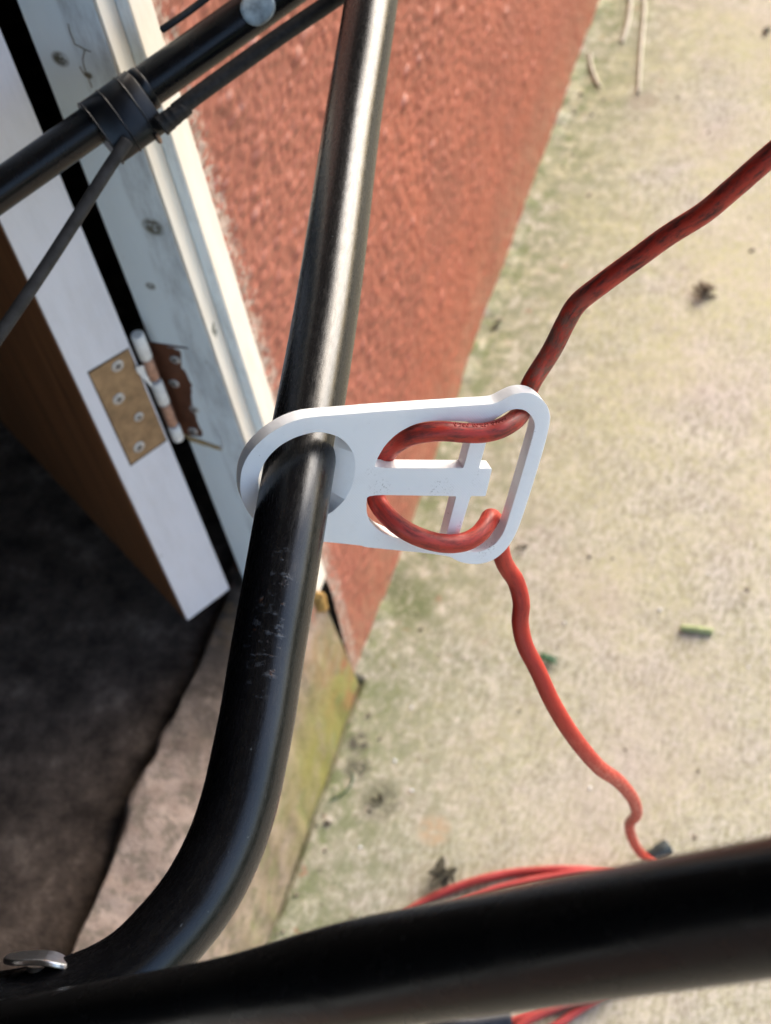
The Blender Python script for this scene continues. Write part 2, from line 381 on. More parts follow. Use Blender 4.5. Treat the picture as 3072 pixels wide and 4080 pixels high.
M_PATH, M_STEP, M_FLOOR, M_RENDER = m_concrete(), m_step(), m_floor(), m_render()
M_JAMB = m_jamb(); M_CASE = m_paint('casing_paint', (.80, .74, .65), (.60, .48, .34), .4); M_DOORW = m_paint('door_edge_paint', (.66, .66, .71), (.46, .45, .46), .35)
M_WOOD, M_TUBE, M_GLOSS, M_WHITE, M_CORD, M_CORDG = m_wood(), m_tube(), m_gloss(), m_plastic_white(), m_cord(), m_cord_ground()
M_SOIL = m_flat('soil_and_grass', (.055, .07, .025), .95, .1, var=.4, scale=3, bump=.5)
M_DARKW = m_flat('dark_unseen_timber', (.045, .035, .028), .9, .1, scale=12)  # inner walls, and unseen outer parts kept dark for the tube's reflection
M_ROOF = m_flat('roof_felt', (.05, .05, .05), .9, .2, scale=30)
M_ZINC = m_flat('zinc_plated_steel', (.62, .62, .64), .28, .5, 1.0, .12, 900, .1)
M_TAN = m_flat('tarnished_brass_leaf', (.27, .19, .11), .38, .5, .5, .25, 90, .1)
M_RUST = m_flat('brown_rusted_leaf', (.13, .055, .032), .45, .4, .35, .2, 120, .1)
M_COPPER = m_flat('bare_copper_knuckle', (.42, .24, .17), .45, .4, .35, .2, 300, .2)
M_WPAINT = m_flat('old_white_gloss', (.70, .69, .67), .4, .4, 0, .12, 150, .3)
M_BARREL = m_flat('paint_flecked_steel', (.56, .55, .54), .4, .5, .3, .2, 350, .3)
M_RUBBER = m_flat('black_rubber', (.016, .016, .017), .6, .3, 0, .4, 400, .3)
M_DUSTCABLE = m_flat('dusty_black_cable', (.020, .0205, .023), .7, .3, 0, .4, 160, .3)
M_BLACKPL = m_flat('black_clip_plastic', (.007, .007, .008), .3, .4, 0, .3, 200, .1)
M_POLE = m_gloss(); M_POLE.name = 'black_pole_paint'
M_DISC = m_flat('scuffed_blue_white_disc', (.30, .36, .385), .55, .3, 0, .35, 140, .02)
M_CAULK = m_flat('ochre_sealant', (.36, .21, .06), .7, .3, 0, .3, 150, .5)

# ================================================================ THE SETTING
g = obj('ground', mesh([(-120, -120, -.03), (120, -120, -.03), (120, 120, -.03), (-120, 120, -.03)], [(0, 1, 2, 3)]), M_SOIL); g['kind'] = 'structure'
# concrete path: fine near the camera, coarse further off, with an uneven edge against wall and step
xs = np.concatenate([[-.012], np.linspace(.003, .6, 150), np.linspace(.65, 2.4, 20)])
ys = np.concatenate([np.linspace(-6, -.75, 20), np.linspace(-.7, 1.5, 560), np.linspace(1.6, 9, 20)])
PX, PY = np.meshgrid(xs, ys)
hgt = vnoise(PX.shape, 40, 1) * .0012 + vnoise(PX.shape, 9, 2) * .0005
PXd = PX.copy(); PXd[:, 1] += .0025 * vnoise((len(ys), 1), 5, 3)[:, 0] + .002 * vnoise((len(ys), 1), 17, 4)[:, 0]
# a worn joint against the doorstep, silt and moss heaped against the wall
nearstep = (ys < .0)
hgt[nearstep, 0] -= .010; hgt[nearstep, 1] -= .003
heap = np.clip(vnoise((len(ys), 1), 6, 5)[:, 0], 0, 1) * .004 + np.clip(vnoise((len(ys), 1), 2.5, 6)[:, 0], 0, 1) * .002
hgt[~nearstep, 0] += heap[~nearstep] + .001; hgt[~nearstep, 1] += heap[~nearstep] * .7; hgt[~nearstep, 2] += heap[~nearstep] * .3
p = obj('path', grid_mesh(PXd, PY, hgt), M_PATH); p['kind'] = 'structure'
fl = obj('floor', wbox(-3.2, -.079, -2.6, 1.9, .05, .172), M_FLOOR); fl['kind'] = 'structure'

# ---- house: roughcast wall, plain wall, lintel, unseen roof and inner walls, overhead cover added to shape the light
house = tag(empty('house'), 'red painted roughcast house wall rising beside the white door frame', 'house')
step_mm = .0015
yy = np.arange(.0005, 1.30, step_mm); zz = np.arange(-.01, .93, step_mm)
hh = np.zeros((len(zz), len(yy)))
nb_ = 58000
by = rng.uniform(0, len(yy), nb_); bz = rng.uniform(0, len(zz), nb_); br = rng.gamma(5, .25, nb_) + .75; ba = rng.uniform(.15, 1.0, nb_)**1.2 * br * .00120
R_ = 8
for dz in range(-R_, R_ + 1):
    for dy in range(-R_, R_ + 1):
        iy = np.floor(by).astype(int) + dy; iz = np.floor(bz).astype(int) + dz
        d2 = ((iy - by)**2 / 2.9 + (iz - bz)**2) / br**2
        hv = ba * np.clip(1 - d2, 0, 1)**.8
        ok = (iy >= 0) & (iy < len(yy)) & (iz >= 0) & (iz < len(zz)) & (hv > 0)
        np.maximum.at(hh, (iz[ok], iy[ok]), hv[ok])
for _ in range(1):
  k3 = (hh[:-2, 1:-1] + hh[2:, 1:-1] + hh[1:-1, :-2] + hh[1:-1, 2:] + 2 * hh[1:-1, 1:-1]) / 6; hh[1:-1, 1:-1] = k3
hh *= (.40 + .60 * np.clip(zz / .32, 0, 1))[:, None]
hh += vnoise(hh.shape, 45, 11) * .0012 + vnoise(hh.shape, 150, 12) * .002
YY, ZZ = np.meshgrid(yy, zz)
obj('roughcast_wall', grid_mesh(-.004 + hh, YY, ZZ), M_RENDER, house)
obj('unseen_upper_wall', wbox(-.05, -.003, .0005, 1.3, .9295, 2.5), M_DARKW, house)  # out of view; made dark to darken the left of the tube's reflection
obj('wall_core', wbox(-.05, -.008, .0005, 1.3, -.02, .9295), M_DARKW, house)
obj('unseen_far_wall', wbox(-.05, -.002, 1.3, 5.0, -.02, 2.5), M_DARKW, house)  # out of view too, dark for the same reflection
obj('near_wall', wbox(-.05, -.002, -3.0, -.95, -.02, 2.5), M_RENDER, house)
obj('lintel', wbox(-.05, -.002, -.95, .0005, 2.16, 2.5), M_RENDER, house)
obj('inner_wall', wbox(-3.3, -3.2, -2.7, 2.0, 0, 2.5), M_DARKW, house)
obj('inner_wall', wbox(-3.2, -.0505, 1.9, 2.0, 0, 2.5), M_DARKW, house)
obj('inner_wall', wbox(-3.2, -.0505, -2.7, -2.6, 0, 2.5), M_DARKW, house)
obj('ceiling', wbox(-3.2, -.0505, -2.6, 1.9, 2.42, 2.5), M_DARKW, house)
obj('added_canopy', wbox(.0, 1.3, -2.4, 1.80, 2.17, 2.23), M_DARKW, house)  # unseen cover over the doorway, added to darken reflections and shape the light
obj('roof', wbox(-3.6, .22, -3.2, 5.2, 2.505, 2.62), M_ROOF, house)

# ---- concrete doorstep with chipped inner edge
prof = np.array([(.0015, -.02), (.001, .02), (-.002, .08), (-.005, .13), (-.009, .155), (-.016, .170), (-.026, .1765), (-.045, .183), (-.066, .190), (-.0735, .1905), (-.0772, .186), (-.079, .176), (-.080, .150)])
pp = catmull(prof, 7)
sy = np.linspace(-.949, -.006, 420)
SX = np.tile(pp[:, 0], (len(sy), 1)); SZ = np.tile(pp[:, 1], (len(sy), 1)); SY = np.tile(sy[:, None], (1, len(pp)))
nz = vnoise(SX.shape, 22, 21) * .0022 + vnoise(SX.shape, 7, 22) * .0011
prm = np.linspace(0, 1, len(pp))[None, :]
SX = SX + nz * (prm < .45) + vnoise((len(sy), 1), 26, 23) * .005 * np.clip((prm - .66) / .14, 0, 1) + vnoise((len(sy), 1), 8, 25) * .002 * np.clip((prm - .66) / .14, 0, 1)
SZ = SZ + nz * .8 * (prm > .35) - np.clip(vnoise((len(sy), 1), 14, 24), .1, 1) * .006 * np.exp(-((prm - .80) / .07)**2)
st = obj('doorstep', grid_mesh(SX, SY, SZ), M_STEP); tag(st, 'mossy concrete doorstep with a chipped edge against the dark floor', 'doorstep')

# ---- door frame: jamb, casing strips
YJ = -.037
fr = tag(empty('door_frame'), 'white painted door frame with cream casing against the red wall', 'door frame')
obj('jamb', wbox(-.0555, -.0115, YJ, -.001, .190, 2.16, .0008), M_JAMB, fr)
obj('casing', wbox(-.0113, -.0090, YJ + .0003, -.0214, .186, 2.16, .0006), M_CASE, fr)['label'] = 'narrow cream edge of the jamb'
obj('casing', wbox(-.0088, -.0014, -.0208, .0003, .176, 2.16, .0010), M_CASE, fr)['label'] = 'raised outer cream casing strip'
obj('casing_shade_side', wbox(-.0089, -.0022, -.0214, -.0209, .178, 2.16), M_JAMB, fr)['label'] = 'shaded side of the outer casing strip, grey-blue put into its colour'  # thin strip that gives the casing's side its bluish shade as colour
obj('head', wbox(-.0555, .0035, -.949, YJ - .0005, 2.12, 2.1595), M_CASE, fr)
obj('jamb', wbox(-.0555, .0035, -.949, -.915, .186, 2.1195), M_JAMB, fr)
for ck in ([(272, 95), (280, 130), (292, 158), (298, 175), (318, 186), (340, 198), (362, 206)], [(338, 200), (330, 235), (338, 275), (352, 310), (366, 348)], [(318, 265), (332, 290), (345, 305)]):
    obj('crack', sweep(catmull([PL(*q, (0, 1, 0), YJ - .0001) for q in ck], 5), .0003, 6), m_flat('crack_dirt', (.13, .10, .06), .9, .1), fr)
base(fr, (-.03, YJ, .18))

# ---- open door: white edge toward the camera, brown outer face
DV = np.array([-.5315, -.847, 0.0]); DN = np.array([.847, -.5315, 0.0]); DB = np.array([-.057, -.0555, 0.0])
door = tag(empty('door'), 'open brown wooden door with white painted hinge edge', 'door')
obj('leaf', frame_box(DB + DV * .0003 - DN * .0018 + np.array([0, 0, .2225]), DV, -DN, (0, 0, 1), .0426, .80, 1.88, .0012), M_WOOD, door)
obj('edge', frame_box(DB + np.array([0, 0, .2217]), DV, -DN, (0, 0, 1), .0420, .0017, 1.88, .0007), M_DOORW, door)['label'] = 'white painted hinge edge'
base(door, DB + np.array([0, 0, .22]))

# ---- hinge
def onD(px, py, off=0.0): return PL(px, py, DN, DN @ DB + off)
def onJ(px, py, off=0.0): return PL(px, py, (0, 1, 0), YJ - off)
def z3(x, y): return (300 + x / 1.851, 1300 + y / 1.851)
def plate(pts, n, t):
    """thin plate: polygon pts (on the back) raised by t along n"""
    P = [np.array(q) for q in pts]; N = len(P); n = np.array(n)
    V = P + [q + n * t for q in P]
    tri = tessellate_polygon([[Vector(q) for q in P]])
    F = [tuple(q) for q in tri] + [tuple(i + N for i in q) for q in tri] + [(i, (i + 1) % N, N + (i + 1) % N, N + i) for i in range(N)]
    me = mesh(V, F); bm = bmesh.new(); bm.from_mesh(me); bmesh.ops.recalc_face_normals(bm, faces=bm.faces); bm.to_mesh(me); bm.free(); return me
M_SLOT_D = m_flat('recess_gap_shade', (.05, .042, .032), .9, .1)
hinge = tag(empty('hinge'), 'worn butt hinge with tan and brown leaves joining door and frame', 'hinge')
obj('recess', plate([onD(*z3(*q)) for q in ((88, 338), (406, 1032), (676, 842), (392, 158))], DN, .0002), M_SLOT_D, hinge)  # dark outline plate: shade of the gap round the leaf, as colour
obj('leaf', plate([onD(*z3(*q)) for q in ((100, 345), (408, 1015), (668, 832), (388, 168))], DN, .0006), M_TAN, hinge)['label'] = 'tan leaf on the door edge'
obj('leaf', plate([onJ(*z3(*q)) for q in ((525, 108), (832, 158), (1088, 893), (792, 800))], (0, -1, 0), .0006), M_RUST, hinge)['label'] = 'dark brown leaf on the jamb'
def jag(a, b, n, amp):
    a, b = np.array(a, float), np.array(b, float); return [tuple(a + (b - a) * i / n + rng.uniform(-amp, amp, 2)) for i in range(n)]
patch = jag((680, 150), (775, 178), 3, 4) + jag((775, 178), (790, 300), 4, 6) + jag((790, 300), (860, 430), 6, 6) + jag((860, 430), (858, 540), 4, 6) + jag((858, 540), (900, 690), 5, 6) + jag((900, 690), (945, 800), 4, 6) + [(940, 812), (830, 805), (825, 815), (1080, 885), (1070, 850)] + jag((1065, 840), (840, 180), 8, 3) + [(835, 165)]
obj('paint_patch', plate([onJ(*z3(*q), .0007) for q in patch], (0, -1, 0), .0004), M_JAMB, hinge)['label'] = 'old white paint over the leaf edge'
sl_ = jag((800, 795), (1080, 890), 6, 3) + jag((1088, 915), (800, 830), 6, 3)
obj('recess_edge', plate([onJ(*z3(*q), .0012) for q in sl_], (0, -1, 0), .0006), m_flat('bare_timber_edge', (.30, .22, .11), .8, .2), hinge)
M_SCREW = m_flat('dull_zinc_screw', (.50, .50, .50), .4, .5, .5, .15, 400, .1); M_SLOT = m_flat('screw_recess', (.05, .045, .04), .8, .2)
def screw(c, n, r, mat):
    n = np.array(n, float); me = lathe(c, n, ((r, 0), (r, .0003), (r * .9, .0006), (r * .55, .0008), (r * .1, .00085)), 24)
    sc = obj('screw', me, M_SCREW, hinge)
    a = np.cross(n, (0, 0, 1)); a /= np.linalg.norm(a); b = np.cross(n, a); th = random.uniform(0, 1.5); a, b = a * math.cos(th) + b * math.sin(th), b * math.cos(th) - a * math.sin(th)
    l, w = r * .52, r * .14; P_ = [(l, w), (w, w), (w, l), (-w, l), (-w, w), (-l, w), (-l, -w), (-w, -w), (-w, -l), (w, -l), (w, -w), (l, -w)]
    obj('slot', plate([c + n * .0007 + a * x + b * y for x, y in P_], n, .0003), M_SLOT, sc)
    return sc
for q in ((312, 293), (320, 535), (470, 890)): screw(onD(*z3(*q), .0006), DN, .0044, M_ZINC)
screw(onD(*z3(468, 668), .0006), DN, .0036, M_ZINC)
for q in ((735, 245), (728, 420), (880, 612), (868, 772)): screw(onJ(*z3(*q), .0007), (0, -1, 0), .0038, M_ZINC)
HX, HY = -.0525, -.0505
for k, (q0, q1, mat, r) in enumerate((((440, 85), (510, 258), M_WPAINT, 0.0048), ((512, 268), (570, 405), M_COPPER, 0.0043), ((578, 430), (648, 580), M_WPAINT, 0.0046), ((652, 590), (712, 735), M_COPPER, 0.0042), ((716, 745), (752, 850), M_WPAINT, 0.0046))):
    z0 = PL(*z3(*q1), (1, 0, 0), HX)[2]; z1 = PL(*z3(*q0), (1, 0, 0), HX)[2]
    P_ = [(HX, HY, z0), (HX, HY, z0 + .0008), (HX, HY, (z0 + z1) / 2), (HX, HY, z1 - .0008), (HX, HY, z1)]
    r *= .9; obj('knuckle', sweep(P_, [r * .86, r, r, r, r * .86], 20), mat, hinge)
fl_ = [onD(*z3(*q), .0012) for q in ((440, 300), (500, 285), (520, 350), (575, 440), (560, 450), (500, 380), (455, 340))]
obj('paint_flake', plate(fl_, DN, .0008), M_WPAINT, hinge)
base(hinge, (HX, HY, .38))

# ================================================================ MOWER HANDLE (bent tube, lower bar, bolt)
handle = tag(empty('mower_handle'), 'black bent tubular mower handle carrying the white cord holder', 'handle')
RT = .0125
tube_px = [(1516, -260, .712), (1480, 0, .672), (1402, 500, .625), (1306, 1200, .557), (1186, 1900, .5035), (1118, 2300, .486), (1066, 2600, .4775), (1030, 2830, .471), (995, 3010, .466), (955, 3190, .462), (893, 3375, .457), (797, 3560, .451), (672, 3720, .446), (528, 3858, .442), (350, 3952, .440), (120, 4018, .438), (-150, 4058, .436), (-420, 4085, .434)]
tp = catmull([U(*q) for q in tube_px], 12)
# flatten the end of the bent tube where it is bolted
nl = len(tp); fl_arr = np.ones(nl); 
for i in range(nl):
    u = (i - nl * .80) / (nl * .10); fl_arr[i] = 1 - .22 * min(1, max(0, u))
obj('bent_tube', sweep(tp, RT, 40, flat=None), M_TUBE, handle)
ba_, bb_ = U(3072, 3615, .262), U(1550, 3864, .322); bp = np.array([ba_ + (bb_ - ba_) * t_ for t_ in np.linspace(-.35, 3.2, 120)])
pc = (bp - CAM) @ RW; upx = CX + F_PX * pc[:, 0] / pc[:, 2]
uu = np.clip((1500 - upx) / 700, 0, 1); fl2 = 1 - .25 * uu * uu * (3 - 2 * uu)
viewdir = RW @ np.array([0, -1.0, .15])
obj('lower_bar', sweep(bp, RT, 40, flat=fl2, flat_dir=viewdir), M_GLOSS, handle)
# bolt with washer on the bent tube's flattened end
bolt_c = U(148, 3828, .437); bd = RW @ np.array([.10, -.93, -.36]); bd /= np.linalg.norm(bd)
bd = RW @ np.array([.05, -.985, .10]); bd /= np.linalg.norm(bd)
bolt = obj('bolt', lathe(bolt_c - bd * .006, bd, ((.0030, -.004), (.0030, .0045))), M_ZINC, handle)
tx = RW @ np.array([.985, -.06, .05]); tx -= bd * (tx @ bd); tx /= np.linalg.norm(tx); tz = np.cross(tx, bd)
bm = bmesh.new(); rows = []
for i in range(21):                       # saddle washer: a plate with one end bent down over the tube
    u = (i - 10) / 10; w_ = .0072 * math.sqrt(max(.06, 1 - abs(u)**3 * .9)); dr = -.0030 * max(0, u - .25)**1.6 - .0008 * max(0, -u)
    rows.append([bm.verts.new(bolt_c + tx * (u * .0098) + tz * s_ * w_ + bd * (dr + h_)) for s_, h_ in ((-1, 0), (-1, .0019), (1, .0019), (1, 0))])
for a, b in zip(rows, rows[1:]):
    for k in range(4): bm.faces.new((a[k], a[(k + 1) % 4], b[(k + 1) % 4], b[k]))
bm.faces.new(rows[0]); bm.faces.new(rows[-1]); bmesh.ops.recalc_face_normals(bm, faces=bm.faces)
me = bpy.data.meshes.new('m'); bm.to_mesh(me); bm.free()
wsh = obj('washer', me, M_ZINC, bolt); bb = wsh.modifiers.new('b', 'BEVEL'); bb.width = .0005; bb.segments = 2; bb.angle_limit = math.radians(40)
base(handle, tp[-1])

# ================================================================ SECOND POLE (upper left)
pole = tag(empty('tool_pole'), 'black telescopic pole crossing in front of the white door frame', 'pole')
P_lo = [(-320, 985, .675), (0, 758, .685), (410, 470, .695), (520, 392, .697)]
P_hi = [(470, 424, .697), (618, 322, .699), (1070, 2, .705), (1400, -235, .71)]
obj('lower_tube', sweep(catmull([U(*q) for q in P_lo], 6), .0097, 32), M_POLE, pole)
hi_c = catmull([U(*q) for q in P_hi], 6)
obj('upper_tube', sweep(hi_c, .0106, 32), M_POLE, pole)
axd = U(618, 322, .699) - U(410, 470, .695); axd /= np.linalg.norm(axd)
dn_img = RW @ np.array([.56, .83, 0.0]); dn_img -= axd * (dn_img @ axd); dn_img /= np.linalg.norm(dn_img)      # across the pole, towards the ground in view
sd_img = np.cross(axd, dn_img)
def band(s0, s1, r, drop, name, mat, par):
    """oval band round pole and cable: stadium section between arc positions s0..s1 (metres along the pole)"""
    c0 = U(410, 470, .695); V = []; F = []; N = 36
    rows = [(s0, .965), (s0 + .0004, 1.0), (s1 - .0004, 1.0), (s1, .965)]
    for s_, k in rows:
        for i in range(N):
            t_ = 2 * math.pi * i / N; x, y = math.cos(t_), math.sin(t_)
            rr = r * k * (1 if y < 0 else 1 - .30 * y)
            V.append(c0 + axd * s_ + sd_img * (x * rr) + dn_img * (y * rr + (drop if y > 0 else 0) * y))
    for k in range(len(rows) - 1):
        for i in range(N): F.append((k * N + i, k * N + (i + 1) % N, (k + 1) * N + (i + 1) % N, (k + 1) * N + i))
    F.append(tuple(reversed(range(N)))); F.append(tuple(3 * N + i for i in range(N)))
    me = mesh(V, F); me.polygons.foreach_set('use_smooth', np.array([len(f) == 4 for f in F]))
    return obj(name, me, mat, par)
clip = band(-.006, .0222, .0119, .0150, 'cable_clip', M_BLACKPL, pole)
for a_ in (-.0062, .0044, .0150): band(a_, a_ + .0009, .0124, .0154, 'clip_rib', M_BLACKPL, clip)
band(.0224, .0265, .0112, .0040, 'clip_band', M_BLACKPL, clip)
M_LIP = m_flat('copper_highlight', (.42, .26, .17), .45, .4)  # clip's lower edges, with their copper highlight put into the colour
def lip(s_, r, drop, n0):
    c0 = U(410, 470, .695); P_ = []
    for t_ in np.linspace(math.radians(35), math.radians(118), 14):
        x, y = math.cos(t_), math.sin(t_); rr = r * (1 - .30 * y); P_.append(c0 + axd * s_ - sd_img * (-x * rr) + dn_img * (y * rr + drop * y))
    obj('clip_lip_highlight', sweep(P_, .0009, 8), M_LIP, clip)
lip(.0153, .0126, .0168, 0); lip(.0222, .0121, .0148, 0)
cab_a = [(700, 445, .690), (785, 380, .691), (922, 281, .694), (1120, 141, .697), (1318, 8, .700), (1550, -152, .703)]
obj('cable', sweep(catmull([U(*q) for q in cab_a], 10), .0042, 20), M_RUBBER, pole)['label'] = 'ribbed black cable running along the pole'
ribs = catmull([U(*q) for q in [(640, 505, .690), (672, 478, .690), (705, 452, .690), (745, 422, .691)]], 8)
obj('strain_relief', sweep(ribs, [.0052 - .0010 * i / len(ribs) + .0002 * (i % 6 in (1, 2)) for i in range(len(ribs))], 20), M_RUBBER, pole)
cab_b = [(505, 565, .684), (470, 615, .682), (420, 690, .680), (330, 832, .676), (200, 1035, .670), (80, 1215, .664), (-60, 1420, .656), (-300, 1790, .64)]
obj('cable', sweep(catmull([U(*q) for q in cab_b], 10), .0032, 20), M_DUSTCABLE, pole)['label'] = 'dusty thin cable hanging from the clip'
str_p = [(640, 122, .700), (700, 82, .700), (780, 25, .702), (850, -30, .703), (950, -110, .704)]
obj('cable_end', sweep(catmull([U(*q) for q in str_p], 8), [.0008] + [.0019] * 32, 14, flat=None), M_RUBBER, pole)
dc = U(1030, 58, .702); dcn = CAM - dc; dcn -= axd * (dcn @ axd); dcn /= np.linalg.norm(dcn)
hf = catmull([U(*q) for q in P_hi], 60); dq = hf[int(np.argmin(np.linalg.norm(hf - dc, axis=1)))]
hd = hf[-1] - hf[0]; hd /= np.linalg.norm(hd); dcn -= hd * (dcn @ hd); dcn /= np.linalg.norm(dcn); dsd = np.cross(hd, dcn)
V = [dq + dcn * .01085]; F = []; RD = .0088
for ri in range(1, 7):
    for k in range(28):
        th = 2 * math.pi * k / 28; rr = RD * min(ri, 5) / 5; hgt_ = .01085 if ri < 5 else (.01078 if ri == 5 else .0102); an = rr * math.sin(th) / .0108
        V.append(dq + hd * rr * math.cos(th) + (dcn * math.cos(an) + dsd * math.sin(an)) * hgt_)
for k in range(28):
    F.append((0, 1 + k, 1 + (k + 1) % 28))
    for ri in range(5): F.append((1 + ri * 28 + k, 1 + (ri + 1) * 28 + k, 1 + (ri + 1) * 28 + (k + 1) % 28, 1 + ri * 28 + (k + 1) % 28))
obj('disc', mesh(V, F), M_DISC, pole, True)['label'] = 'scuffed pale blue disc on the pole'
base(pole, U(410, 470, .695))

# ================================================================ CORD HOLDER
PN = RW @ np.array([.31, .56, -.77]); PN /= np.linalg.norm(PN)       # outward normal of the holder's front
P0 = U(1200, 1890, .500); PD = PN @ P0; TH = .0058
def onP(px, py, off=0.0): return PL(px, py, PN, PD + off)
eu = onP(2100, 1850) - onP(1200, 1890); eu -= PN * (eu @ PN); eu /= np.linalg.norm(eu); ev = np.cross(PN, eu)
def loc2(px, py):
    q = onP(px, py) - P0; return np.array([q @ eu, q @ ev])
def zA(L): return [(1450 + x / 2.0825, 1550 + y / 2.0825) for x, y in L]
def zB(L): return [(900 + x / 2.38, 1500 + y / 2.38) for x, y in L]
def chaikin(P, n=2):
    P = np.array(P, float)
    for _ in range(n):
        Q = np.roll(P, -1, 0); P = np.stack([.78 * P + .22 * Q, .22 * P + .78 * Q], 1).reshape(-1, 2)
    return P
outer = zB([(790, 385), (1300, 345)]) + zA([(0, 195), (300, 175), (500, 160), (900, 135), (1070, 125), (1120, 108), (1180, 75), (1250, 42), (1330, 28), (1410, 40), (1480, 85), (1530, 150), (1548, 230), (1540, 300), (1500, 470), (1400, 800), (1300, 1110), (1250, 1225), (1180, 1335), (1080, 1420), (960, 1455), (850, 1450), (770, 1425), (712, 1388), (500, 1360), (250, 1336), (0, 1312)]) + zB([(1300, 1605), (950, 1570)]) + [(1200, 2152), (1130, 2138), (1060, 2108), (1005, 2067), (971, 2013), (957, 1962), (957, 1920), (961, 1878), (980, 1828), (1013, 1782), (1068, 1731), (1131, 1693), (1186, 1672)]
h1 = zB([(300, 1050), (310, 950), (345, 850), (420, 740), (520, 650), (650, 580), (780, 540), (880, 525), (970, 540), (1050, 565), (1110, 602), (1165, 655), (1215, 740), (1238, 850), (1225, 960), (1190, 1070), (1120, 1180), (1040, 1260), (970, 1310)]) + [(1240, 2078), (1160, 2085), (1090, 2062), (1045, 2010)]
h2 = zA([(88, 655), (95, 620), (120, 560), (180, 460), (280, 365), (400, 300), (500, 272), (600, 262), (750, 268), (895, 274), (926, 285), (920, 308), (880, 460), (832, 640), (822, 657), (795, 658), (400, 657)])
h3 = zA([(30, 878), (400, 884), (735, 889), (764, 892), (763, 910), (690, 1185), (674, 1250), (655, 1277), (625, 1276), (500, 1262), (300, 1240), (230, 1225), (130, 1180), (60, 1120), (25, 1040), (20, 950)])
h4 = zA([(1062, 272), (1090, 250), (1165, 200), (1200, 180), (1260, 165), (1330, 172), (1380, 210), (1415, 270), (1420, 310), (1408, 370), (1380, 470), (1300, 750), (1200, 1080), (1165, 1180), (1130, 1240), (1090, 1290), (1000, 1340), (940, 1355), (860, 1350), (800, 1330), (765, 1298), (770, 1280), (882, 900), (890, 890), (900, 889), (1004, 890), (1012, 884), (1062, 668), (1060, 660), (962, 660), (957, 652), (1008, 470), (1052, 300)])
loops = [chaikin([loc2(*q) for q in L]) for L in (outer, h1, h2, h3, h4)]
# the tube hole is cut away behind on its inner side
hb = loops[1].copy()
ca, cb = loc2(1352, 1785), loc2(1302, 2085)
for i, q in enumerate(hb):
    t_ = (q[1] - ca[1]) / (cb[1] - ca[1]); 
    if -.3 < t_ < 1.3: hb[i, 0] =  .0 * q[0] + 1.0 * min(q[0], ca[0] + (cb[0] - ca[0]) * t_)
backs = [loops[0], hb] + loops[2:]
bm = bmesh.new()
def ring_verts(L, z): return [[bm.verts.new((q[0], q[1], z)) for q in l] for l in L]
fv, bv = ring_verts(loops, 0.0), ring_verts(backs, -TH)
for vv, L, flip in ((fv, loops, False), (bv, backs, True)):
    allv = [v for l in vv for v in l]
    for tri in tessellate_polygon([[Vector((q[0], q[1], 0)) for q in l] for l in L]):
        try: bm.faces.new([allv[i] for i in tri])
        except ValueError: pass
for a, b in zip(fv, bv):
    for i in range(len(a)):
        j = (i + 1) % len(a); bm.faces.new((a[i], a[j], b[j], b[i]))
bmesh.ops.recalc_face_normals(bm, faces=bm.faces)
bmesh.ops.dissolve_limit(bm, angle_limit=math.radians(.5), verts=[], edges=list(bm.edges), delimit=set())
me = bpy.data.meshes.new('m'); bm.to_mesh(me); bm.free()
hold = obj('cord_holder', me, M_WHITE)
hold.matrix_world = Matrix(((eu[0], ev[0], PN[0], P0[0]), (eu[1], ev[1], PN[1], P0[1]), (eu[2], ev[2], PN[2], P0[2]), (0, 0, 0, 1)))
bv_ = hold.modifiers.new('bevel', 'BEVEL'); bv_.width = .00045; bv_.segments = 2; bv_.limit_method = 'ANGLE'; bv_.angle_limit = math.radians(50)
me.polygons.foreach_set('use_smooth', np.ones(len(me.polygons), bool))
wn_ = hold.modifiers.new('wn', 'WEIGHTED_NORMAL'); wn_.keep_sharp = False
tag(hold, 'white plastic cord holder plate hung on the black bent tube', 'cord holder')

# ================================================================ RED CORD
cord = tag(empty('power_cord'), 'grubby red power cord looped through the white holder', 'cord')
RC = .0036
path_ = [U(3500, 250, .415), U(3250, 470, .432), U(3072, 618, .442), U(2915, 755, .455), U(2802, 849, .464), U(2660, 939, .474), U(2538, 1028, .483), U(2396, 1132, .493), U(2302, 1208, .500), U(2255, 1283, .506), U(2198, 1396, .514)]
def zc(x, y, o): return onP(1450 + x / 2.0825, 1550 + y / 2.0825, o)
path_ += [onP(2123, 1515, -.0125), onP(2098, 1575, -.0122), zc(1315, 150, -.0085), zc(1275, 235, -.0022), zc(1150, 320, .0026), zc(1000, 362, .0036), zc(850, 365, .0034), zc(650, 352, .0022), zc(450, 372, .0), zc(300, 430, -.0035), zc(205, 510, -.0070), zc(150, 610, -.0096), zc(110, 750, -.0104), zc(100, 890, -.0085), zc(160, 1010, -.0040), zc(290, 1135, .0006), zc(450, 1225, .0036), zc(650, 1280, .0046), zc(820, 1272, .0042), zc(940, 1215, .0022), zc(1015, 1130, -.0022), zc(1050, 1068, -.0075), zc(1085, 1100, -.0120), zc(1115, 1220, -.0145), zc(1150, 1400, -.0150), onP(2024, 2268, -.0155)]
path_ += [U(2056, 2318, .583), U(2077, 2400, .588), U(2073, 2481, .593), U(2092, 2571, .598), U(2143, 2672, .604), U(2203, 2802, .613), U(2283, 2932, .63), U(2383, 3053, .67), U(2464, 3113, .74), U(2522, 3185, .83), U(2536, 3244, .91), U(2508, 3284, .98), U(2520, 3344, 1.07), U(2556, 3402, 1.155), G(2620, 3448, .0036), G(2760, 3500, .0036), G(3000, 3640, .0036)]
cp_ = catmull(path_, 12)
obj('held_cord', sweep(cp_, RC, 20), M_CORD, cord)
